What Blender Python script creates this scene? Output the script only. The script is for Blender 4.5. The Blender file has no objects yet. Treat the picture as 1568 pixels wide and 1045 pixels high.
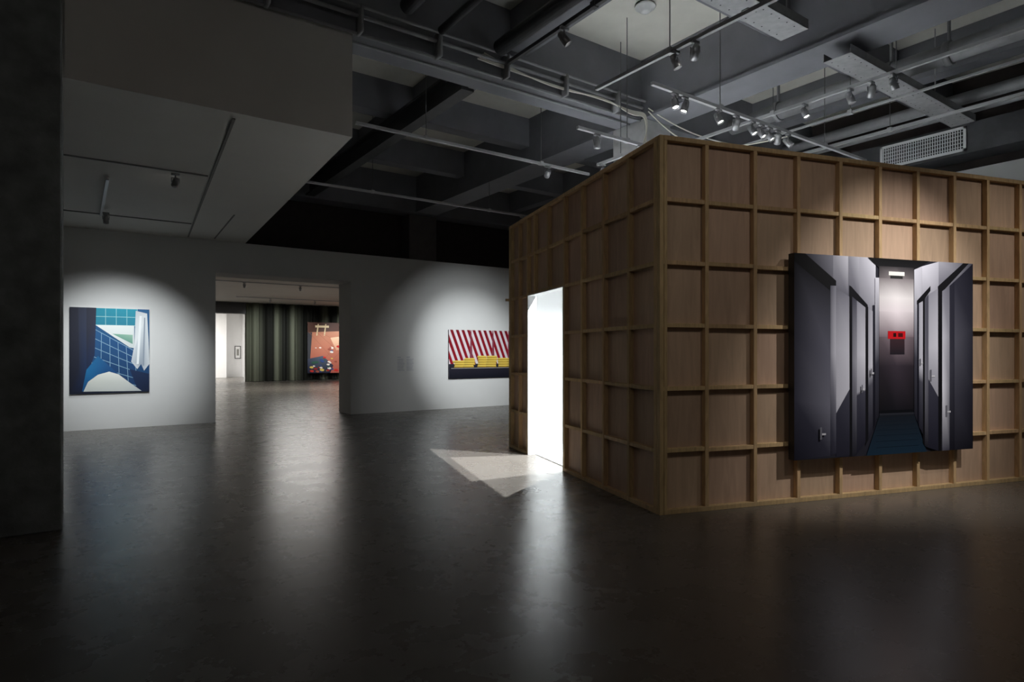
import bpy, math, random
from mathutils import Vector, Matrix
random.seed(4)
S=bpy.context.scene
S.view_settings.view_transform='Standard'
S.view_settings.look='None'

def lin(c):
    out=[]
    for x in c[:3]:
        x/=255.0
        out.append(x/12.92 if x<=0.04045 else ((x+0.055)/1.055)**2.4)
    return tuple(out)

# ---------------------------------------------------------------- materials
def newmat(name):
    m=bpy.data.materials.new(name); m.use_nodes=True
    nt=m.node_tree; b=nt.nodes['Principled BSDF']
    return m,nt,b
def plain(name,col,rough=0.6,metal=0.0,noise=0.12,scale=6.0,bump=0.0,spec=0.5,bscale=40):
    m,nt,b=newmat(name)
    tc=nt.nodes.new('ShaderNodeTexCoord'); n=nt.nodes.new('ShaderNodeTexNoise')
    n.inputs['Scale'].default_value=scale; n.inputs['Detail'].default_value=5
    nt.links.new(tc.outputs['Object'],n.inputs['Vector'])
    r=nt.nodes.new('ShaderNodeValToRGB')
    a=[max(0,c*(1-noise)) for c in col]; d=[min(1,c*(1+noise)) for c in col]
    r.color_ramp.elements[0].color=(*a,1); r.color_ramp.elements[1].color=(*d,1)
    r.color_ramp.elements[0].position=0.3; r.color_ramp.elements[1].position=0.7
    nt.links.new(n.outputs['Fac'],r.inputs['Fac']); nt.links.new(r.outputs['Color'],b.inputs['Base Color'])
    b.inputs['Roughness'].default_value=rough; b.inputs['Metallic'].default_value=metal
    b.inputs['Specular IOR Level'].default_value=spec
    if bump>0:
        n2=nt.nodes.new('ShaderNodeTexNoise'); n2.inputs['Scale'].default_value=bscale; n2.inputs['Detail'].default_value=6
        nt.links.new(tc.outputs['Object'],n2.inputs['Vector'])
        bp=nt.nodes.new('ShaderNodeBump'); bp.inputs['Strength'].default_value=bump; bp.inputs['Distance'].default_value=0.01
        nt.links.new(n2.outputs['Fac'],bp.inputs['Height']); nt.links.new(bp.outputs['Normal'],b.inputs['Normal'])
    return m
def emis(name,col,st):
    m,nt,b=newmat(name)
    b.inputs['Base Color'].default_value=(*col,1)
    b.inputs['Emission Color'].default_value=(*col,1); b.inputs['Emission Strength'].default_value=st
    return m
def attr_mat(name,rough=0.4,spec=0.4,grain=0.0,gvec=(30,30,2),bump=0.0):
    m,nt,b=newmat(name)
    a=nt.nodes.new('ShaderNodeAttribute'); a.attribute_name='Col'
    out=a.outputs['Color']
    if grain>0:
        tc=nt.nodes.new('ShaderNodeTexCoord'); mp=nt.nodes.new('ShaderNodeMapping'); mp.inputs['Scale'].default_value=gvec
        n=nt.nodes.new('ShaderNodeTexNoise'); n.inputs['Scale'].default_value=1.0; n.inputs['Detail'].default_value=6; n.inputs['Distortion'].default_value=1.2
        nt.links.new(tc.outputs['Object'],mp.inputs['Vector']); nt.links.new(mp.outputs['Vector'],n.inputs['Vector'])
        mr=nt.nodes.new('ShaderNodeMapRange'); mr.inputs['From Min'].default_value=0.3; mr.inputs['From Max'].default_value=0.7
        mr.inputs['To Min'].default_value=1-grain; mr.inputs['To Max'].default_value=1+grain
        nt.links.new(n.outputs['Fac'],mr.inputs['Value'])
        vm=nt.nodes.new('ShaderNodeVectorMath'); vm.operation='SCALE'
        nt.links.new(out,vm.inputs[0]); nt.links.new(mr.outputs['Result'],vm.inputs['Scale']); out=vm.outputs['Vector']
    nt.links.new(out,b.inputs['Base Color'])
    b.inputs['Roughness'].default_value=rough; b.inputs['Specular IOR Level'].default_value=spec
    return m

M_wall=plain('white_painted_wall',(0.66,0.665,0.655),0.7,noise=0.02,scale=2)
M_soff=plain('soffit_paint',(0.62,0.60,0.56),0.75,noise=0.03,scale=1)
M_white=plain('bright_white_paint',(0.85,0.85,0.85),0.7,noise=0.01)
M_lining=plain('white_lining_board',(0.68,0.69,0.69),0.7,noise=0.01)
M_conc=plain('dark_concrete',(0.19,0.205,0.20),0.8,noise=0.3,scale=5,bump=0.6,bscale=18)
M_slab=plain('pale_ceiling_slab',(0.70,0.68,0.62),0.9,noise=0.05,scale=3)
M_beam=plain('grey_painted_beam',(0.17,0.17,0.19),0.6,noise=0.08,scale=3)
M_steel=plain('grey_painted_steel',(0.24,0.24,0.25),0.45,noise=0.12,scale=8)
M_galv=plain('galvanised_steel',(0.38,0.38,0.39),0.45,0.4,noise=0.12,scale=12)
M_dark=plain('black_painted_steel',(0.04,0.04,0.043),0.5,noise=0.2)
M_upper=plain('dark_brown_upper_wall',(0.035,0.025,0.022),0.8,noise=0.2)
M_lamp=plain('lamp_grey_metal',(0.30,0.30,0.31),0.35,0.5,noise=0.05)
M_track=plain('track_grey',(0.45,0.45,0.46),0.4,0.2,noise=0.05)
M_rod=plain('rod_grey',(0.12,0.12,0.12),0.5,noise=0.05)
M_cable=plain('white_cable',(0.7,0.68,0.6),0.5,noise=0.05)
M_lens=emis('lit_lens',(1,0.97,0.92),30)
M_art=attr_mat('printed_artwork',0.5,0.25)
M_edge=plain('artwork_edge',(0.02,0.02,0.022),0.5)
M_ply=attr_mat('plywood_sheet',0.6,0.25,grain=0.10,gvec=(14,14,1.6))
M_stud=attr_mat('pine_stud',0.6,0.25,grain=0.18,gvec=(25,25,4))
M_hole=plain('hole_black',(0.01,0.01,0.01),0.9)

# polished concrete floor
m,nt,b=newmat('polished_concrete_floor'); M_floor=m
tc=nt.nodes.new('ShaderNodeTexCoord')
n1=nt.nodes.new('ShaderNodeTexNoise'); n1.inputs['Scale'].default_value=0.9; n1.inputs['Detail'].default_value=6
n2=nt.nodes.new('ShaderNodeTexNoise'); n2.inputs['Scale'].default_value=2.2; n2.inputs['Detail'].default_value=6; n2.inputs['Roughness'].default_value=0.65
for n in (n1,n2): nt.links.new(tc.outputs['Object'],n.inputs['Vector'])
r=nt.nodes.new('ShaderNodeValToRGB'); r.color_ramp.elements[0].position=0.0; r.color_ramp.elements[1].position=1.0
r.color_ramp.elements[0].color=(0.103,0.091,0.079,1); r.color_ramp.elements[1].color=(0.131,0.119,0.105,1)
nt.links.new(n1.outputs['Fac'],r.inputs['Fac']); nt.links.new(r.outputs['Color'],b.inputs['Base Color'])
mr=nt.nodes.new('ShaderNodeMapRange'); mr.inputs['From Min'].default_value=0.0; mr.inputs['From Max'].default_value=1.0
mr.inputs['To Min'].default_value=0.24; mr.inputs['To Max'].default_value=0.31
nt.links.new(n2.outputs['Fac'],mr.inputs['Value']); nt.links.new(mr.outputs['Result'],b.inputs['Roughness'])
b.inputs['Specular IOR Level'].default_value=0.38

# ---------------------------------------------------------------- mesh builder
class MB:
    def __init__(s): s.v=[];s.f=[];s.m=[];s.c=[]
    def poly(s,pts,mat=0,col=(1,1,1)):
        i=len(s.v); s.v+= [tuple(p) for p in pts]; s.f.append(tuple(range(i,i+len(pts)))); s.m.append(mat)
        s.c.append(col if isinstance(col,list) else [col]*len(pts))
    def box(s,x0,x1,y0,y1,z0,z1,mat=0,col=(1,1,1)):
        P=[(x0,y0,z0),(x1,y0,z0),(x1,y1,z0),(x0,y1,z0),(x0,y0,z1),(x1,y0,z1),(x1,y1,z1),(x0,y1,z1)]
        i=len(s.v); s.v+=P
        for f in ((0,3,2,1),(4,5,6,7),(0,1,5,4),(1,2,6,5),(2,3,7,6),(3,0,4,7)):
            s.f.append(tuple(i+k for k in f)); s.m.append(mat); s.c.append([col]*4)
    def prism(s,poly,z0,z1,mat=0,col=(1,1,1)):
        n=len(poly); i=len(s.v)
        s.v+=[(p[0],p[1],z0) for p in poly]+[(p[0],p[1],z1) for p in poly]
        s.f.append(tuple(i+k for k in reversed(range(n)))); s.m.append(mat); s.c.append([col]*n)
        s.f.append(tuple(i+n+k for k in range(n))); s.m.append(mat); s.c.append([col]*n)
        for k in range(n):
            s.f.append((i+k,i+(k+1)%n,i+n+(k+1)%n,i+n+k)); s.m.append(mat); s.c.append([col]*4)
    def lathe(s,p0,p1,prof,seg=20,mat=0,cap=True):
        p0=Vector(p0); d=(Vector(p1)-p0).normalized()
        a=d.orthogonal().normalized(); bb=d.cross(a)
        i=len(s.v)
        for (t,rad) in prof:
            for k in range(seg):
                an=2*math.pi*k/seg
                s.v.append(tuple(p0+d*t+(a*math.cos(an)+bb*math.sin(an))*rad))
        for j in range(len(prof)-1):
            for k in range(seg):
                k2=(k+1)%seg
                s.f.append((i+j*seg+k,i+j*seg+k2,i+(j+1)*seg+k2,i+(j+1)*seg+k)); s.m.append(mat); s.c.append([(1,1,1)]*4)
        if cap:
            s.f.append(tuple(i+k for k in reversed(range(seg)))); s.m.append(mat); s.c.append([(1,1,1)]*seg)
            e=i+(len(prof)-1)*seg
            s.f.append(tuple(e+k for k in range(seg))); s.m.append(mat); s.c.append([(1,1,1)]*seg)
    def cyl(s,p0,p1,r,seg=14,mat=0):
        s.lathe(p0,p1,[(0,r),((Vector(p1)-Vector(p0)).length,r)],seg,mat)
    def obj(s,name,mats,parent=None,smooth=False,bevel=0,loc=None):
        me=bpy.data.meshes.new(name); me.from_pydata(s.v,[],s.f)
        for mm in mats: me.materials.append(mm)
        me.polygons.foreach_set('material_index',s.m)
        ca=me.color_attributes.new('Col','FLOAT_COLOR','CORNER')
        k=0
        for pc in s.c:
            for c in pc:
                ca.data[k].color=(c[0],c[1],c[2],1); k+=1
        if smooth:
            for p in me.polygons: p.use_smooth = len(p.vertices)==4
        me.update()
        o=bpy.data.objects.new(name,me); S.collection.objects.link(o)
        if parent: o.parent=parent
        if loc: o.location=loc
        if bevel:
            bm=o.modifiers.new('bevel','BEVEL'); bm.width=bevel; bm.segments=1; bm.limit_method='ANGLE'
        return o
def empty(name,loc=(0,0,0),rotz=0,parent=None):
    e=bpy.data.objects.new(name,None); e.empty_display_size=0.2; S.collection.objects.link(e)
    e.location=loc; e.rotation_euler=(0,0,rotz)
    if parent: e.parent=parent
    return e
def single(name,mats,fn,**k):
    mb=MB(); fn(mb); return mb.obj(name,mats,**k)

# ---------------------------------------------------------------- room shell
single('floor',[M_floor],lambda m:m.box(-8,26,-6,46,-0.2,0))
CEIL=6.15
single('ceiling',[M_slab],lambda m:m.box(-6,26,-6,16.0,CEIL,CEIL+0.2))
def f(m):
    m.box(-6,2.51,14.9,15.74,0,4.0); m.box(5.58,24,14.9,15.74,0,4.0); m.box(2.51,5.58,14.9,15.74,3.3,4.0)
single('wall_back',[M_wall],f)
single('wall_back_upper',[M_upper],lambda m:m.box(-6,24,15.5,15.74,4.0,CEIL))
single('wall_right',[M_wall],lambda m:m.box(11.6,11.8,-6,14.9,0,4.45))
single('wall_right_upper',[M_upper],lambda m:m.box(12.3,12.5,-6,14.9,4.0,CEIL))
single('wall_left',[M_wall],lambda m:m.box(-6.2,-6,-6,15.74,0,CEIL))
single('ceiling_soffit',[M_soff],lambda m:m.prism([(-6,6.84),(2.58,6.84),(3.12,14.9),(-6,14.9)],4.0,5.19))
def f(m):
    m.prism([(1.34,7.0),(1.37,7.0),(1.96,14.7),(1.93,14.7)],3.985,3.999)
    m.box(-3,1.5,9.47,9.50,3.985,3.999); m.box(-3,1.8,13.16,13.20,3.985,3.999)
    m.prism([(2.3,11.9),(2.32,11.9),(2.45,14.6),(2.43,14.6)],3.985,3.999)
single('trim_soffit',[plain('soffit_trim',(0.16,0.155,0.145),0.6)],f)

MAINV=(-0.65,6.84,14.75); MAINU=(-0.4,7.3,15.0,22.6); SECV=(-3.2,1.9,4.35,9.8,12.3); SECU=(-5.3,-2.9,2.2,4.78,10.25,12.8,17.5,20.1)
def f(m):
    for v in MAINV:
        m.box(-6,24,v,v+0.46,5.24,CEIL); m.box(-6,24,v-0.04,v+0.5,5.20,5.25)
    for u in MAINU:
        m.box(u,u+0.55,-6,15.4,5.245,CEIL-0.001); m.box(u-0.04,u+0.59,-6,15.4,5.207,5.256)
    for v in SECV:
        m.box(-6,24,v,v+0.28,5.6,CEIL-0.002)
    for u in SECU:
        m.box(u,u+0.28,-6,15.4,5.607,CEIL-0.003)
single('ceiling_beam',[M_beam],f)
def ceil_at(x,y):
    for v in MAINV:
        if v-0.05<y<v+0.51: return 5.19
    for u in MAINU:
        if u-0.05<x<u+0.6: return 5.2
    for v in SECV:
        if v-0.02<y<v+0.3: return 5.59
    for u in SECU:
        if u-0.02<x<u+0.3: return 5.59
    return CEIL

single('concrete_column',[M_conc],lambda m:m.box(-1.0,-0.1,6.62,7.5,0,CEIL),bevel=0.012)
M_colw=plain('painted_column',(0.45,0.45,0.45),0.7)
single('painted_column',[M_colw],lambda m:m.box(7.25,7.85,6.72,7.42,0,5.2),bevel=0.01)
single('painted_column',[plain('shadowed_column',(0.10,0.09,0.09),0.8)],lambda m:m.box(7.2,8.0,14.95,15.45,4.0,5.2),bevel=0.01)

# ---------------------------------------------------------------- second gallery
single('wall_far_gallery',[M_wall],lambda m:(m.box(7.25,24,34.7,34.9,0,4.15),m.box(0,7.25,34.7,34.9,3.55,4.15),m.box(0,5.2,34.7,34.9,0,3.55)))
single('wall_far_gallery_left',[M_wall],lambda m:m.box(-0.2,0,15.74,46,0,4.15))
single('wall_far_gallery_right',[M_wall],lambda m:m.box(20,20.2,15.74,34.7,0,4.15))
single('ceiling_far_gallery',[M_soff],lambda m:m.box(-0.2,24,15.74,46,4.15,4.3))
single('wall_end_room',[M_white],lambda m:(m.box(0,14,42,42.2,0,4.15),m.box(8.6,8.75,34.9,42,0,4.15),m.box(0,7.55,41.2,42,0,4.15)))
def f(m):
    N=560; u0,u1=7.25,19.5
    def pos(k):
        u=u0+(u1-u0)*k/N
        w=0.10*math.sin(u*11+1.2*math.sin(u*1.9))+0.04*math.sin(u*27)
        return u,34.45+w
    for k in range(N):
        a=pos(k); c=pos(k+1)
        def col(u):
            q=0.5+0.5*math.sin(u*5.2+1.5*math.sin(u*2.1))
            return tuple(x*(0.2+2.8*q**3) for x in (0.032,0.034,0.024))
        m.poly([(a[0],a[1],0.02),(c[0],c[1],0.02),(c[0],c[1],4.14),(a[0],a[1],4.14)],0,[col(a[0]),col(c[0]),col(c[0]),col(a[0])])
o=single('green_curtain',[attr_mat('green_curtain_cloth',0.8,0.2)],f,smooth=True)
single('curtain_pelmet',[M_dark],lambda m:m.box(5.0,7.25,34.45,34.69,3.56,4.14))

# ---------------------------------------------------------------- artworks
def clip(poly):
    for ax,lim,sg in ((0,0,1),(0,1,-1),(1,0,1),(1,1,-1)):
        out=[]; n=len(poly)
        for i in range(n):
            a=poly[i]; b_=poly[(i+1)%n]
            ia=(a[0][ax]-lim)*sg>=0; ib=(b_[0][ax]-lim)*sg>=0
            if ia: out.append(a)
            if ia!=ib:
                t=(lim-a[0][ax])/(b_[0][ax]-a[0][ax])
                out.append((tuple(a[0][k]+t*(b_[0][k]-a[0][k]) for k in (0,1)),tuple(a[1][k]+t*(b_[1][k]-a[1][k]) for k in range(3))))
        poly=out
        if len(poly)<3: return []
    return poly
def artwork(name,loc,w,h,thick,polys,rotz=0,parent=None,edge=M_edge):
    e=empty(name,loc,rotz,parent)
    single('panel',[edge],lambda m:m.box(0,w,0,thick,0,h),parent=e)
    mb=MB(); y=-0.0006
    for pts,cols in polys:
        if not isinstance(cols,list): cols=[cols]*len(pts)
        pl=clip([(p,lin(c)) for p,c in zip(pts,cols)])
        if not pl: continue
        mb.poly([(p[0][0]*w,y,(1-p[0][1])*h) for p in pl],0,[p[1] for p in pl])
        y-=0.0002
    mb.obj('printed_image',[M_art],parent=e)
    return e
def R(x0,y0,x1,y1): return [(x0,y0),(x1,y0),(x1,y1),(x0,y1)]
def line(x0,y0,x1,y1,w):
    dx,dy=x1-x0,y1-y0; L=math.hypot(dx,dy); nx,ny=-dy/L*w/2,dx/L*w/2
    return [(x0+nx,y0+ny),(x1+nx,y1+ny),(x1-nx,y1-ny),(x0-nx,y0-ny)]
def strip(P,x0,x1,yt0,yt1,yb0,yb1,stops):
    for (t0,a0,b0),(t1,a1,b1) in zip(stops,stops[1:]):
        P.append(([(x0,yt0+(yb0-yt0)*t0),(x1,yt1+(yb1-yt1)*t0),(x1,yt1+(yb1-yt1)*t1),(x0,yt0+(yb0-yt0)*t1)],[a0,b0,b1,a1]))
def g(v,b=12): return (v,v,v+b)

# -- corridor print
P=[]
P.append((R(0,0,1,1),g(40,10)))
strip(P,0.05,0.20,0,0,0.16,0.16,[(0,g(70),g(140)),(1,g(46),g(90))])
strip(P,0.20,0.28,0,0,0.20,0.20,[(0,g(170),g(220)),(1,g(90),g(110))])
strip(P,0.28,0.34,0,0,0.24,0.24,[(0,g(150),g(200)),(1,g(80),g(100))])
strip(P,0.34,0.43,0,0,0.28,0.28,[(0,g(190),g(235)),(1,g(110),g(160))])
strip(P,0,0.185,0.03,0.17,1.0,0.99,[(0,g(26,8),g(38,8)),(0.4,g(46,12),g(96,14)),(0.7,g(52,14),g(112,14)),(1,g(26,14),g(50,14))])
P.append(([(0.0,0.0),(0.055,0.0),(0.215,0.125),(0.215,0.15),(0.185,0.175),(0,0.04)],g(16,4)))
strip(P,0.185,0.215,0.15,0.15,0.985,0.98,[(0,g(80),g(140)),(0.4,g(140),g(200)),(0.8,g(60,14),g(96,14)),(1,g(36,14),g(50,14))])
strip(P,0.215,0.30,0.16,0.21,1,0.99,[(0,g(110),g(134)),(0.35,g(180),g(205)),(0.66,g(190),g(210)),(1,g(150),g(160))])
P.append(([(0.215,0.78),(0.30,0.64),(0.30,0.99),(0.215,1.0)],[g(50,14),g(72,14),g(40,14),g(36,14)]))
P.append(([(0.285,0.145),(0.295,0.15),(0.385,0.24),(0.385,0.262),(0.30,0.20),(0.30,1.0),(0.287,1.0)],g(18,6)))
strip(P,0.30,0.325,0.20,0.22,1,0.99,[(0,g(60),g(80)),(0.4,g(130),g(160)),(0.7,g(80),g(100)),(1,g(30,10),g(36,10))])
strip(P,0.325,0.375,0.22,0.255,0.99,0.93,[(0,g(140),g(160)),(0.35,g(195),g(220)),(0.6,g(165),g(185)),(0.62,g(60,14),g(72,14)),(1,g(30,14),g(36,14))])
P.append(([(0.372,0.24),(0.387,0.25),(0.387,0.92),(0.372,0.95)],g(18,6)))
strip(P,0.387,0.412,0.26,0.27,0.92,0.88,[(0,g(150),g(180)),(0.45,g(190),g(215)),(0.6,g(80),g(90)),(1,g(34,12),g(36,12))])
strip(P,0.412,0.425,0.24,0.24,0.88,0.85,[(0,g(40),g(30)),(1,g(16),g(16))])
strip(P,0.425,0.447,0.10,0.10,0.85,0.80,[(0,g(220),g(230)),(0.35,g(160),g(130)),(0.6,g(60),g(56)),(1,g(30,10),g(30,10))])
P.append(([(0.385,0.0),(0.74,0.0),(0.645,0.05),(0.447,0.05)],[g(8,3),g(8,3),g(26,4),g(26,4)]))
def er(y0,y1,c0,c1,k=0.72):
    cl=lambda c:tuple(x*k for x in c)
    P.append(([(0.447,y0),(0.545,y0),(0.545,y1),(0.447,y1)],[cl(c0),c0,c1,cl(c1)]))
    P.append(([(0.545,y0),(0.645,y0),(0.645,y1),(0.545,y1)],[c0,cl(c0),cl(c1),c1]))
er(0.04,0.10,(70,66,70),(150,142,146)); er(0.10,0.20,(150,142,146),(255,250,252),0.9); er(0.20,0.27,(255,250,252),(250,240,246),0.9)
er(0.27,0.40,(250,240,246),(145,128,138),0.86); er(0.40,0.55,(145,128,138),(60,52,62)); er(0.55,0.79,(60,52,62),(20,20,27))
P.append((R(0.50,0.065,0.59,0.085),(255,255,250)))
P.append((R(0.51,0.085,0.58,0.10),(50,50,50)))
P.append((R(0.507,0.40,0.59,0.49),[(66,44,50),(66,44,50),(34,30,38),(34,30,38)]))
P.append((R(0.495,0.37,0.595,0.41),(206,24,34)))
P.append((R(0.525,0.380,0.542,0.40),(40,8,12))); P.append((R(0.553,0.380,0.58,0.40),(80,10,16)))
P.append((R(0.447,0.775,0.645,0.79),(10,12,18)))
P.append((R(0.447,0.79,0.645,0.80),(40,42,50)))
P.append(([(0.447,0.80),(0.645,0.80),(0.72,1.0),(0.375,1.0)],[(24,28,36),(24,28,36),(24,46,64),(24,46,64)]))
for k in range(7):
    y=0.815+0.18*(k/7)**1.3
    P.append((line(0.43,y,0.67,y,0.0014),(18,32,46)))
strip(P,0.645,0.69,0.05,0.03,0.80,0.90,[(0,g(220),g(210)),(0.3,g(160),g(160)),(0.6,g(60),g(80)),(1,g(30,10),g(36,10))])
strip(P,0.69,0.79,0.03,0.0,0.90,1.0,[(0,g(226),g(200)),(0.2,g(160),g(140)),(1,g(36,10),g(40,10))])
strip(P,0.79,1.0,0.0,0.0,1.0,1.0,[(0,g(170),g(70)),(0.1,g(130),g(60)),(1,g(40,10),g(30,10))])
strip(P,0.662,0.672,0.22,0.21,0.84,0.86,[(0,g(22),g(22)),(1,g(14),g(14))])
strip(P,0.672,0.695,0.23,0.215,0.87,0.90,[(0,g(170),g(180)),(0.5,g(190),g(200)),(0.62,g(70),g(80)),(1,g(34,12),g(34,12))])
P.append(([(0.66,0.21),(0.74,0.13),(0.74,0.155),(0.706,0.20),(0.706,0.97),(0.695,0.95),(0.695,0.21),(0.66,0.23)],g(16,5)))
strip(P,0.706,0.728,0.20,0.175,0.97,0.98,[(0,g(80),g(70)),(0.5,g(120),g(100)),(1,g(30,10),g(30,10))])
strip(P,0.728,0.79,0.175,0.14,0.98,1.0,[(0,g(140),g(150)),(0.35,g(195),g(210)),(0.54,g(165),g(176)),(1,g(110),g(120))])
P.append(([(0.728,0.62),(0.79,0.72),(0.79,1.0),(0.728,0.98)],[g(60,14),g(52,14),g(34,14),g(34,14)]))
P.append(([(0.785,0.13),(0.94,0.0),(0.975,0.0),(0.815,0.155),(0.805,1.0),(0.787,1.0)],g(16,5)))
strip(P,0.81,0.855,0.155,0.125,1,1,[(0,g(130),g(100)),(0.3,g(205),g(150)),(0.6,g(235),g(140)),(1,g(80,14),g(60,14))])
strip(P,0.855,0.885,0.125,0.10,1,1,[(0,g(40),g(34)),(0.5,g(60),g(50)),(1,g(26,10),g(22,10))])
strip(P,0.885,1.0,0.10,0.0,1,1,[(0,g(44),g(24)),(0.35,g(84),g(44)),(0.7,g(64),g(36)),(1,g(32,10),g(22,10))])
for (x,y) in ((0.125,0.875),(0.345,0.66),(0.395,0.58),(0.675,0.53),(0.735,0.60),(0.83,0.79)):
    s_=0.6 if 0.3<x<0.7 else 1
    P.append((R(x,y,x+0.03*s_,y+0.009),(205,205,212))); P.append((R(x,y-0.03*s_,x+0.010*s_,y+0.03*s_),(110,110,120)))
CORR=P

# -- blue tiled bathroom print (left)
P=[]
P.append((R(0,0,1,1),[(18,90,140),(18,90,140),(12,50,94),(12,50,94)]))
def quadgrid(P,A,B_,C,D,n,m_,fill,lc,w=0.007):
    P.append(([A,B_,C,D],fill))
    L=lambda p,q,t:(p[0]+(q[0]-p[0])*t,p[1]+(q[1]-p[1])*t)
    for k in range(n+1):
        a=L(A,B_,k/n); d=L(D,C,k/n); P.append((line(*a,*d,w),lc))
    for k in range(m_+1):
        a=L(A,D,k/m_); d=L(B_,C,k/m_); P.append((line(*a,*d,w),lc))
quadgrid(P,(0.30,0),(0.84,0),(0.84,0.20),(0.30,0.20),4,2,[(16,142,166),(20,150,174),(20,124,150),(20,124,150)],(150,204,208))
quadgrid(P,(0.28,0.24),(0.80,0.50),(0.84,0.92),(0.26,0.78),5,5,[(18,84,136),(16,70,124),(12,50,94),(14,60,108)],(130,170,196))
P.append(([(0,0),(0.32,0),(0.31,0.30),(0.30,0.55),(0.20,0.80),(0.16,1),(0,1)],[(22,26,44),(30,36,58),(24,34,60),(20,40,76),(14,34,70),(12,24,50),(12,18,36)]))
P.append(([(0.10,0),(0.20,0),(0.20,0.75),(0.12,0.9)],[(36,42,62),(40,48,70),(18,40,76),(14,28,56)]))
P.append(([(0.31,0.20),(0.80,0.20),(0.80,0.47),(0.74,0.46)],[(232,236,234),(226,232,230),(208,216,216),(214,220,218)]))
P.append(([(0.52,0.30),(0.78,0.31),(0.78,0.42)],[(120,170,150),(150,190,170),(100,150,136)]))
P.append(([(0.82,0.02),(0.97,0.05),(0.99,0.40),(1.0,0.66),(0.93,0.74),(0.89,0.66),(0.84,0.72),(0.76,0.63),(0.80,0.45)],
          [(190,200,206),(216,222,224),(180,190,198),(206,212,216),(190,198,206),(150,162,176),(214,220,224),(196,204,212),(226,230,232)]))
P.append(([(0.87,0.08),(0.90,0.08),(0.86,0.66),(0.83,0.66)],(236,240,242))); P.append(([(0.93,0.1),(0.945,0.1),(0.93,0.68),(0.91,0.68)],(140,152,166)))
P.append(([(0.74,0.72),(1,0.78),(1,1),(0.86,1.0)],[(14,40,80),(12,36,72),(8,24,54),(10,30,64)]))
P.append(([(0.14,1.0),(0.20,0.72),(0.34,0.56),(0.46,0.66),(0.60,0.78),(0.4,1.0)],[(8,60,110),(16,106,160),(20,96,148),(16,80,134),(12,66,120),(8,56,110)]))
P.append(([(0.16,0.98),(0.22,0.86),(0.34,0.78),(0.48,0.745),(0.60,0.78),(0.74,0.88),(0.90,0.985),(0.6,1.0),(0.2,1.0)],[(196,202,196),(206,210,202),(220,222,214),(232,234,226),(220,222,216),(204,208,204),(180,188,188),(190,194,192),(180,186,184)]))
P.append(([(0.0,0.97),(1,0.985),(1,1),(0,1)],(10,20,40)))
BLUE=P

rr=random.Random(2)
P=[]
P.append((R(0,0,1,1),(214,206,210)))
for k in range(-3,18):
    x=k*0.078
    P.append(([(x-0.14,0.0),(x-0.100,0.0),(x+0.070,0.72),(x+0.030,0.72)],[(118,14,28),(118,14,28),(150,18,36),(140,16,32)]))
for x in (0.30,0.62,0.86): P.append(([(x,0),(x+0.012,0),(x+0.03,0.6),(x-0.01,0.6)],(130,60,74)))
P.append((R(0,0.70,1,1),[(40,38,50),(40,38,50),(16,18,30),(16,18,30)]))
P.append((R(0,0.765,1,0.785),(12,12,20)))
for (x0,x1,n) in ((0.06,0.24,3),(0.20,0.36,4),(0.40,0.54,5),(0.52,0.68,5),(0.70,0.86,4),(0.84,0.99,4)):
    for j in range(n):
        y1=0.775-0.048*j; dx=rr.uniform(-0.012,0.012)
        P.append(([(x0+dx,y1-0.008),(x0+dx+0.01,y1-0.048),(x1+dx-0.01,y1-0.05),(x1+dx,y1-0.008),(x1+dx-0.01,y1),(x0+dx+0.01,y1)],
                  [(176,140,36),(240,214,104),(244,220,116),(196,156,40),(130,94,16),(120,86,14)]))
P.append((R(0.03,0.785,0.98,0.795),(180,176,170)))
STRIPE=P

# -- cluttered studio floor print in the far gallery
P=[]
P.append((R(0,0,1,1),[(186,128,98),(206,166,136),(176,96,80),(170,84,70)]))
P.append(([(0,0),(1,0),(1,0.12),(0,0.2)],(78,50,40)))
P.append(([(0,0.2),(0.06,0.2),(0.02,1),(0,1)],(60,60,64)))
for x in (0.14,0.24): P.append((line(x,0.03,x-0.02,0.26,0.016),(214,190,150)))
P.append((R(0.1,0.06,0.28,0.10),(224,200,160)))
for k in range(9): P.append((line(rr.uniform(0,0.9),0.2,rr.uniform(0,1),0.7,0.004),(150,92,70)))
P.append(([(0.30,0.30),(0.72,0.22),(0.80,0.50),(0.38,0.55)],[(226,186,152),(236,204,170),(214,160,130),(206,150,120)]))
P.append(([(0.0,0.72),(0.2,0.66),(0.34,0.85),(0.3,1),(0,1)],[(60,66,84),(80,90,104),(50,44,60),(36,34,52),(30,30,48)]))
for k in range(90):
    x=rr.uniform(0.03,0.97); y=0.97-0.5*rr.random()**1.5; q=rr.uniform(0.010,0.030)
    P.append(([(x-q,y-q*.6),(x,y-q),(x+q,y-q*.3),(x+q*.8,y+q*.7),(x,y+q*0.9),(x-q*1.1,y+q*.3)],rr.choice([(220,210,200),(50,70,120),(190,50,44),(210,180,90),(50,84,70),(140,40,36),(236,220,206),(150,80,64)])))
REDP=P

artwork('blue_tile_artwork',(-0.10,14.855,0.72),1.345,1.71,0.044,BLUE,edge=M_wall)
artwork('striped_towel_artwork',(8.33,14.855,0.82),2.3,1.345,0.044,STRIPE)
artwork('red_room_artwork',(10.35,34.15,0.40),4.2,2.8,0.06,REDP)
def f(m):
    m.box(6.80,7.33,14.897,14.90,1.03,1.46,0)
    for cx in (6.83,7.09):
        m.box(cx,cx+0.1,14.8955,14.897,1.41,1.425,1)
        for k in range(17):
            z=1.37-k*0.019
            m.box(cx,cx+random.uniform(0.16,0.21),14.8955,14.897,z,z+0.006,1)
single('wall_text_label',[M_wall,plain('text_grey',(0.34,0.36,0.42),0.7)],f)

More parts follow.
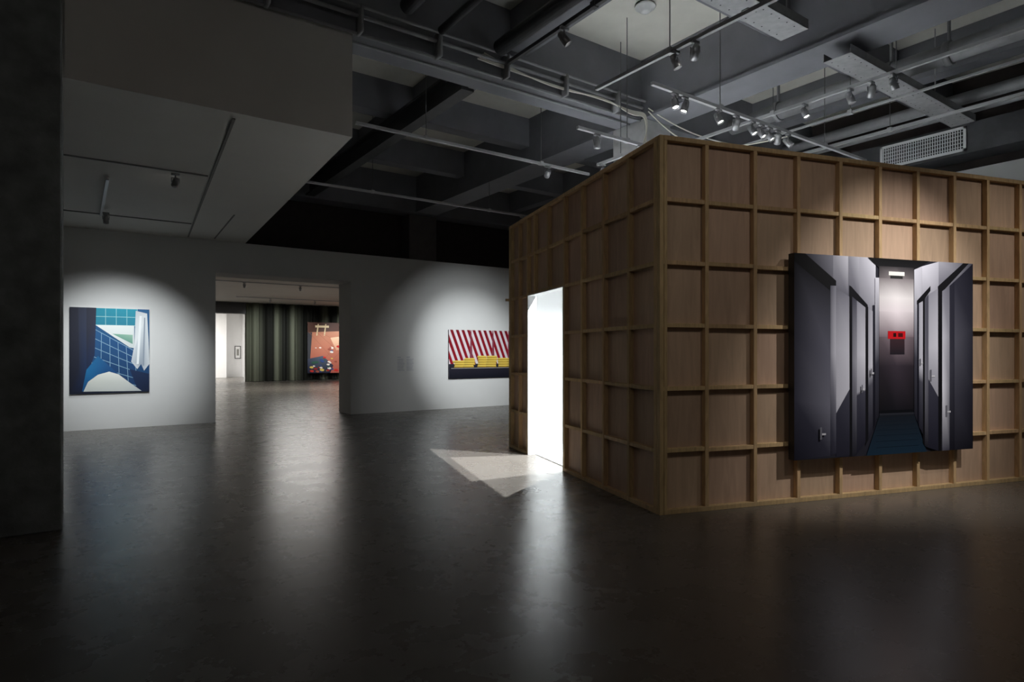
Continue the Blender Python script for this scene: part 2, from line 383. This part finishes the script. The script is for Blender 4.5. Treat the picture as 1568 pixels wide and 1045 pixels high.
# ---------------------------------------------------------------- timber framed room
ROT=math.radians(-16.61)
B=empty('plywood_framed_room',(4.502,3.985,0),ROT)
LX,LY,H=5.75,4.56,3.6
D0,D1=2.31,3.65
def wood(k=1.0):
    j=random.uniform(0.85,1.12)*k
    return (0.56*j,0.39*j*random.uniform(0.96,1.04),0.205*j)
def plyc():
    j=random.uniform(0.86,1.1); return (0.53*j,0.365*j*random.uniform(0.97,1.03),0.255*j)
studsX=[0.025,0.53,1.10,1.64,2.195,2.745,3.30,3.86,4.40,4.95,5.50,LX-0.025]
studsY=[0.025,0.61,1.18,1.75,2.285,2.85,3.39,3.68,4.07,LY-0.025]
ms=MB(); mp=MB(); mi=MB()
def addbox(mb,side,a0,a1,d0,d1,z0,z1,mat=0,col=(1,1,1)):
    if side=='front': mb.box(a0,a1,d0,d1,z0,z1,mat,col)
    elif side=='left': mb.box(d0,d1,a0,a1,z0,z1,mat,col)
    elif side=='back': mb.box(a0,a1,LY-d1,LY-d0,z0,z1,mat,col)
    elif side=='right': mb.box(LX-d1,LX-d0,a0,a1,z0,z1,mat,col)
SW=0.021
for side,studs,L in (('front',studsX,LX),('left',studsY,LY),('back',studsX,LX),('right',[0.025,0.6,1.17,1.75,2.3,2.85,3.4,3.95,LY-0.025],LY)):
    door = side=='left'
    for i,a in enumerate(studs):
        z0=0.045; z1=H-0.045
        if door and D0+0.02<a<D1-0.02: z0=2.445
        if i in (0,len(studs)-1):
            z0,z1=0,H
        if side in('left','right') and i in (0,len(studs)-1):
            addbox(ms,side,a-0.025+(0.062 if i==0 else -0.062),a+0.025+(0.062 if i==0 else -0.062),0.002,0.06,z0,z1,0,wood()); continue
        addbox(ms,side,a-SW,a+SW,0.0+random.uniform(0,0.003),0.06,z0,z1,0,wood())
        if i==0: addbox(ms,side,a+0.027,a+0.062,0.004,0.06,z0,z1,0,wood(0.95))
    def hor(z0,z1,a0,a1): addbox(ms,side,a0,a1,0.0,0.06,z0,z1,0,wood())
    eps=0.05
    hor(H-0.045,H,eps,L-eps)
    if door: hor(0,0.045,eps,D0); hor(0,0.045,D1,L-eps)
    else: hor(0,0.045,eps,L-eps)
    for i in range(len(studs)-1):
        a0=studs[i]+SW; a1=studs[i+1]-SW
        for r_ in range(1,6):
            z=0.6*r_
            if door and a0>=D0-0.03 and a1<=D1+0.03 and z<2.3: continue
            zz=z+random.uniform(-0.006,0.006)
            if door and abs(z-2.4)<0.1 and a0>=D0-0.03 and a1<=D1+0.03: zz=2.42
            addbox(ms,side,a0,a1,0.004+random.uniform(0,0.006),0.06,zz-0.02,zz+0.02,0,wood())
    zs=[0,0.6,1.2,1.8,2.4,3.0,3.6]
    for i in range(len(studs)-1):
        a0,a1=studs[i],studs[i+1]
        if i==0:a0=0.062
        if i==len(studs)-2:a1=L-0.062
        base=[plyc() for _ in zs]
        for j in range(6):
            if door and (a0+a1)/2>D0 and (a0+a1)/2<D1 and zs[j]<2.39: continue
            c0=max(a0,0.06); c1=a1
            if door and a0<D0<a1 and zs[j]<2.39: c1=D0
            if door and a0<D1<a1 and zs[j]<2.39: c0=D1
            addbox(mp,side,c0,c1,0.06,0.074,zs[j],zs[j+1],0,base[j])
    if door:
        addbox(mi,side,0.075,D0,0.075,0.13,0,H-0.01); addbox(mi,side,D1,L-0.075,0.075,0.13,0,H-0.01); addbox(mi,side,D0,D1,0.075,0.13,2.4,H-0.01)
        addbox(mi,side,D0-0.004,D0+0.012,0.0,0.135,0,2.4); addbox(mi,side,D1-0.012,D1+0.004,0.0,0.135,0,2.4); addbox(mi,side,D0,D1,0.0,0.135,2.388,2.402)
    elif side=='right': addbox(mi,side,0.13,L-0.13,0.075,0.13,0,H-0.01)
    else: addbox(mi,side,0.13,L-0.13,0.075,0.13,0,H-0.01)
ms.obj('timber_studs',[M_stud],parent=B,bevel=0.002)
mp.obj('plywood_sheets',[M_ply],parent=B)
mi.box(0.13,LX-0.13,0.13,LY-0.13,0.001,0.012)
mi.obj('white_lining',[M_lining],parent=B)
single('protruding_batten',[M_stud],lambda m:m.box(-0.05,0.03,LY-0.02,LY+0.02,2.38,2.42,0,wood()),parent=B)
RB=Matrix.Rotation(ROT,4,'Z')
def BL(x,y,z): return tuple(RB@Vector((x,y,z))+Vector((4.502,3.985,0)))
artwork('corridor_artwork',BL(1.503,-0.08,0.45),2.5,2.095,0.078,CORR,rotz=ROT)

# ---------------------------------------------------------------- tracks and lamps
def track(p0,p1,rods=2,name='lighting_track',r=0.02,mat=M_track,rod=True):
    p0=Vector(p0);p1=Vector(p1)
    mb=MB()
    if abs(p0.x-p1.x)>abs(p0.y-p1.y): mb.box(p0.x,p1.x,p0.y-r,p0.y+r,p0.z-r,p0.z+r)
    else: mb.box(p0.x-r,p0.x+r,p0.y,p1.y,p0.z-r,p0.z+r)
    if rod:
        for k in range(rods):
            q=p0.lerp(p1,(k+0.5)/rods)
            mb.cyl((q.x,q.y,q.z),(q.x,q.y,ceil_at(q.x,q.y)-0.001),0.006,8,1)
            mb.box(q.x-0.03,q.x+0.03,q.y-0.03,q.y+0.03,q.z-0.025,q.z+0.035)
    return mb.obj(name,[mat,M_rod])
track((3.05,7.95,4.6),(7.2,7.95,4.6),2)
track((3.3,11.2,4.6),(8.6,11.2,4.6),2)
track((5.35,4.85,4.6),(10.3,4.85,4.6),2)
track((5.1,1.0,4.7),(5.1,5.5,4.7),2)
track((4.1,3.0,4.9),(4.1,5.9,4.9),1,mat=M_dark)
track((7.9,0.0,4.85),(7.9,6.6,4.85),2)
track((5.3,6.07,4.45),(7.1,6.07,4.45),1)
track((8.6,-1,4.8),(8.6,6.0,4.8),2,r=0.014)
track((9.75,-1,4.8),(9.75,6.0,4.8),2,r=0.02)
track((0.36,10.3,3.96),(0.42,13.1,3.96),1,rod=False)
track((3,18.5,4.1),(12,18.5,4.1),1,rod=False); track((3,24,4.1),(14,24,4.1),1,rod=False); track((6,30.5,4.1),(16,30.5,4.1),1,rod=False)

def spot(p,target,power=0,cone=60,blend=0.8,col=(1,0.96,0.9),rad=0.03,name='track_spotlight',size=1.0,drop=0.14):
    e=empty(name,p)
    pos=Vector((0,0,-drop)); d=(Vector(target)-(Vector(p)+pos)).normalized()
    mb=MB()
    mb.box(-0.05,0.05,-0.018,0.018,-0.045,-0.018)
    mb.cyl((0,0,-0.03),(0,0,-drop+0.02),0.01,8)
    L=0.15*size; r0=0.042*size
    back=pos-d*L*0.55
    mb.lathe(back,back+d,[(0,r0*0.55),(0.012,r0*0.8),(0.03,r0*0.86),(0.05,r0*0.86),(0.055,r0),(L-0.002,r0*1.05),(L,r0*0.98),(L-0.03,r0*0.86)],20,0)
    side=d.cross(Vector((0,0,1)))
    side=side.normalized() if side.length>1e-3 else Vector((1,0,0))
    for s_ in (-1,1):
        mb.cyl(pos+side*s_*r0*1.1+Vector((0,0,0.06)),pos+side*s_*r0*1.1,0.006,6)
    mb.cyl(pos+side*r0*1.15+Vector((0,0,0.06)),pos-side*r0*1.15+Vector((0,0,0.06)),0.006,6)
    mb.obj('housing',[M_lamp],parent=e,smooth=True)
    ml=MB(); c=back+d*(L-0.028); ml.cyl(c,c+d*0.002,r0*0.86,20)
    ml.obj('lens',[M_lens],parent=e)
    if power>0:
        l=bpy.data.lights.new('beam','SPOT'); l.energy=power; l.spot_size=math.radians(cone); l.spot_blend=blend
        l.color=col; l.shadow_soft_size=rad
        o=bpy.data.objects.new('beam',l); S.collection.objects.link(o); o.parent=e
        o.location=back+d*(L+0.01); o.rotation_euler=d.to_track_quat('-Z','Y').to_euler()
    return e
cool=(0.94,0.98,1.0)
spot((0.42,12.7,3.96),(0.66,14.9,0.7),150,84,1.0,cool); spot((1.1,9.48,3.98),(0.8,14.9,1.35),950,36,1.0,cool,0.06)  # second spotlight is added, to strengthen the wall glow around the blue artwork
spot((8.15,11.2,4.6),(9.0,14.9,1.0),230,80,1.0,cool); spot((6.3,7.95,4.6),(9.1,14.9,1.4),2100,30,1.0,cool,0.06)  # second spotlight is added for a tighter glow beside the striped artwork
# lamps over the framed room
for u,tg,pw in ((5.74,BL(1.0,0.13,1.6),150),(5.92,BL(0.13,1.2,1.6),0),(6.56,BL(2.4,0.13,1.7),150),(6.92,BL(2.9,4.4,1.5),350),(7.27,BL(3.2,0.13,1.8),0),(7.47,BL(3.6,0.13,1.8),0),(7.66,BL(3.9,0.13,1.7),150),(7.85,BL(4.6,4.4,1.5),350),(8.1,BL(4.9,0.13,1.8),0)):
    spot((u,4.85,4.6),tg,pw,70,1.0,cool)
spot((5.1,4.3,4.7),BL(1.5,0.13,1.8),0); spot((5.1,4.05,4.7),BL(2.5,4.4,1.5),0)
spot((7.9,4.49,4.85),BL(3.5,0.2,1.8),0); spot((7.9,3.9,4.85),BL(4.2,0.2,1.2),0); spot((7.9,3.65,4.85),BL(4.9,3.4,1.2),0); spot((7.9,3.4,4.85),BL(4.9,0.4,1.2),0)
spot((5.64,6.07,4.45),BL(0.8,2.9,0),400,80,0.25,cool,0.012)
spot((6.45,6.07,4.45),(4.9,7.6,0),2500,56,0.15,cool,0.012)
track((6.61,6.10,4.45),(6.61,7.1,4.45),1)
spot((6.61,6.99,4.45),(4.8,6.3,0),2500,56,0.15,cool,0.012)
spot((4.1,4.9,4.9),(6.2,3.5,1.5),0)
# print spotlight, plus added off-frame floods filling the timber faces, floor and column
warm=(1,0.94,0.87)
spot((6.9,0.3,4.85),(7.3,3.2,1.5),620,54,1.0,(1,0.97,0.94)); spot((8.6,0.2,4.8),(8.6,2.7,1.3),130,80,1.0,warm); spot((4.9,0.3,4.87),(5.8,3.7,1.6),55,95,1.0,warm)
track((4.5,0.3,4.87),(10,0.3,4.87),2)
track((-2.5,1.2,4.8),(3,1.2,4.8),2)  # unseen track added to carry the fill floods below
spot((-1.2,1.2,4.8),(4.4,5.0,1.2),30,75,1.0,warm,0.1)
spot((1.5,1.2,4.8),(3.5,5.0,0),22,130,1.0,warm,0.1)
spot((-0.6,1.2,4.8),(-0.6,6.8,3.6),17,110,1.0,warm,0.1)
# far gallery lamps
spot((12.2,30.5,4.1),(12.4,34.1,1.8),900,60,1,cool); spot((7.5,30.5,4.1),(8.3,34.4,2.0),700,60,1,cool); spot((9.6,30.5,4.1),(9.7,34.4,2.0),550,60,1,cool)
for (x,y,p) in ((9,20,90),(8,27,330),(4,38.5,600)):  # added area fills without fixtures, brightening the far rooms
    l=bpy.data.lights.new('far_room_added_fill','AREA'); l.energy=p; l.size=2.5; l.color=(1,0.97,0.93)
    o=bpy.data.objects.new('far_room_added_fill',l); S.collection.objects.link(o); o.location=(x,y,4.05)
for (x,y) in ((5,24),(7,24),(9,24),(6.5,18.5)): spot((x,y,4.1),(x+1,y+3,0),0)
artwork('framed_drawing',(8.18,41.96,1.15),0.34,0.8,0.038,[(R(0.1,0.05,0.9,0.95),(240,240,240)),(R(0.3,0.25,0.7,0.75),(150,150,145))])

# ---------------------------------------------------------------- ceiling services
def f(m):
    for (v,z,r_) in ((6.72,5.34,0.022),(6.66,5.42,0.016),(6.77,5.16,0.018),(7.0,5.17,0.016)):
        m.cyl((-0.05,v,z),(7.2,v,z),r_,10)
    for k in range(7): m.box(0.6+k*1.0,0.64+k*1.0,6.64,6.79,5.14,5.44)
single('ceiling_conduit',[M_steel],f,smooth=True)
def f(m):
    m.box(4.35,4.55,7.4,14.5,5.18,5.22); m.box(4.44,4.46,7.4,14.5,5.22,5.5); m.box(4.35,4.55,7.4,14.5,5.5,5.54)
single('steel_i_beam',[M_dark],f)
def f(m):
    m.cyl((3.1,-0.1,5.5),(3.1,6.5,5.5),0.09,18); m.cyl((3.6,-0.1,5.42),(3.6,6.6,5.42),0.05,14); m.cyl((4.45,-0.1,5.45),(4.45,6.6,5.45),0.10,18)
    for v in (0.5,2.5,4.5): m.cyl((4.45,v,5.45),(4.45,v+0.06,5.45),0.12,18)
single('ventilation_pipe',[M_dark],f,smooth=True)
def f(m):
    m.cyl((9.3,-0.1,5.44),(9.3,6.6,5.44),0.13,20)
    for v in (0.9,2.3,3.3,4.0,5.7): m.cyl((9.3,v,5.44),(9.3,v+0.08,5.44),0.155,20); m.box(9.28,9.32,v+0.02,v+0.05,5.5,CEIL)
    m.cyl((10.9,-0.1,5.35),(10.9,6.6,5.35),0.09,16); m.cyl((11.2,-0.1,5.25),(11.2,6.6,5.25),0.05,16)
single('ventilation_pipe',[M_steel],f,smooth=True)
def tray(u0,u1,v0=3.6,v1=3.92,z=5.0):
    mb=MB(); mb.box(u0,u1,v0,v1,z,z+0.006); mb.box(u0,u1,v0,v0+0.006,z,z+0.1); mb.box(u0,u1,v1-0.006,v1,z,z+0.1)
    k=u0+0.08
    while k<u1-0.05:
        for v in (v0+0.06,v1-0.06):
            mb.cyl((k,v,z-0.001),(k,v,z+0.003),0.008,10,1)
        k+=0.14
    k=u0+0.3
    while k<u1:
        mb.cyl((k,(v0+v1)/2,z),(k,(v0+v1)/2,ceil_at(k,(v0+v1)/2)-0.001),0.008,8); k+=1.2
    mb.box((u0+u1)/2-0.07,(u0+u1)/2+0.07,v0+0.12,v1-0.12,z-0.012,z)
    return mb.obj('cable_tray',[M_galv,M_hole])
tray(4.75,6.4); tray(7.3,11.0); tray(8.0,11.0,1.8,2.1,5.05)
def f(m):
    m.box(11.25,11.75,2.4,6.4,4.62,5.08)
    u=11.245
    m.box(u-0.02,u,3.8,5.05,4.66,4.70,1); m.box(u-0.02,u,3.8,5.05,5.0,5.04,1); m.box(u-0.02,u,3.8,3.84,4.66,5.04,1); m.box(u-0.02,u,5.01,5.05,4.66,5.04,1)
    m.box(u-0.002,u+0.002,3.84,5.01,4.7,5.0,2)
    k=3.87
    while k<5.0: m.box(u-0.015,u-0.003,k,k+0.012,4.7,5.0,1); k+=0.035
    for k in range(5): m.box(u-0.013,u-0.004,3.84,5.01,4.73+k*0.058,4.738+k*0.058,1)
single('air_duct_grille',[M_dark,M_white,M_hole],f)
def f(m):
    m.lathe((6.16,5.7,CEIL),(6.16,5.7,CEIL-1),[(0,0.10),(0.03,0.14),(0.05,0.13),(0.06,0.08),(0.10,0.07),(0.11,0.03)],24)
single('smoke_detector',[M_white],f,smooth=True)
cu=bpy.data.curves.new('cable_bundle','CURVE'); cu.dimensions='3D'; cu.bevel_depth=0.010; cu.bevel_resolution=2
def spl(pts):
    s=cu.splines.new('NURBS'); s.points.add(len(pts)-1)
    for q,p in zip(s.points,pts): q.co=(*p,1)
    s.use_endpoint_u=True; s.order_u=4
for k in range(5):
    o_=k*0.025
    spl([(4.2+o_,6.74,5.30+o_),(5.4,6.72,5.24-o_),(6.3,6.68,5.28+o_),(6.9,6.62,5.16-o_),(7.15,6.60,5.25),(7.22,6.62,5.0-o_*3),(7.12-o_*3,6.62,4.7-o_*3),(7.0-o_*2,6.3,4.47)])
spl([(7.2,6.6,5.25),(7.6,6.5,4.95),(7.9,6.3,4.7),(8.2,5.6,4.62),(8.3,4.9,4.62)])
spl([(7.2,6.6,5.3),(7.5,6.4,5.05),(8.0,6.3,4.9),(8.5,6.0,4.83)])
o=bpy.data.objects.new('cable_bundle',cu); S.collection.objects.link(o); cu.materials.append(M_cable)

# ---------------------------------------------------------------- world & camera
w=bpy.data.worlds.new('world'); S.world=w; w.use_nodes=True
w.node_tree.nodes['Background'].inputs['Color'].default_value=(1,0.95,0.9,1)
w.node_tree.nodes['Background'].inputs['Strength'].default_value=0.03
cam=bpy.data.cameras.new('camera'); cam.lens=21.81; cam.sensor_width=36; cam.shift_y=0.0112; cam.clip_end=200
co=bpy.data.objects.new('camera',cam); S.collection.objects.link(co)
co.location=(0,0,1.54); co.rotation_euler=(math.radians(90),0,math.radians(-35.1)); S.camera=co
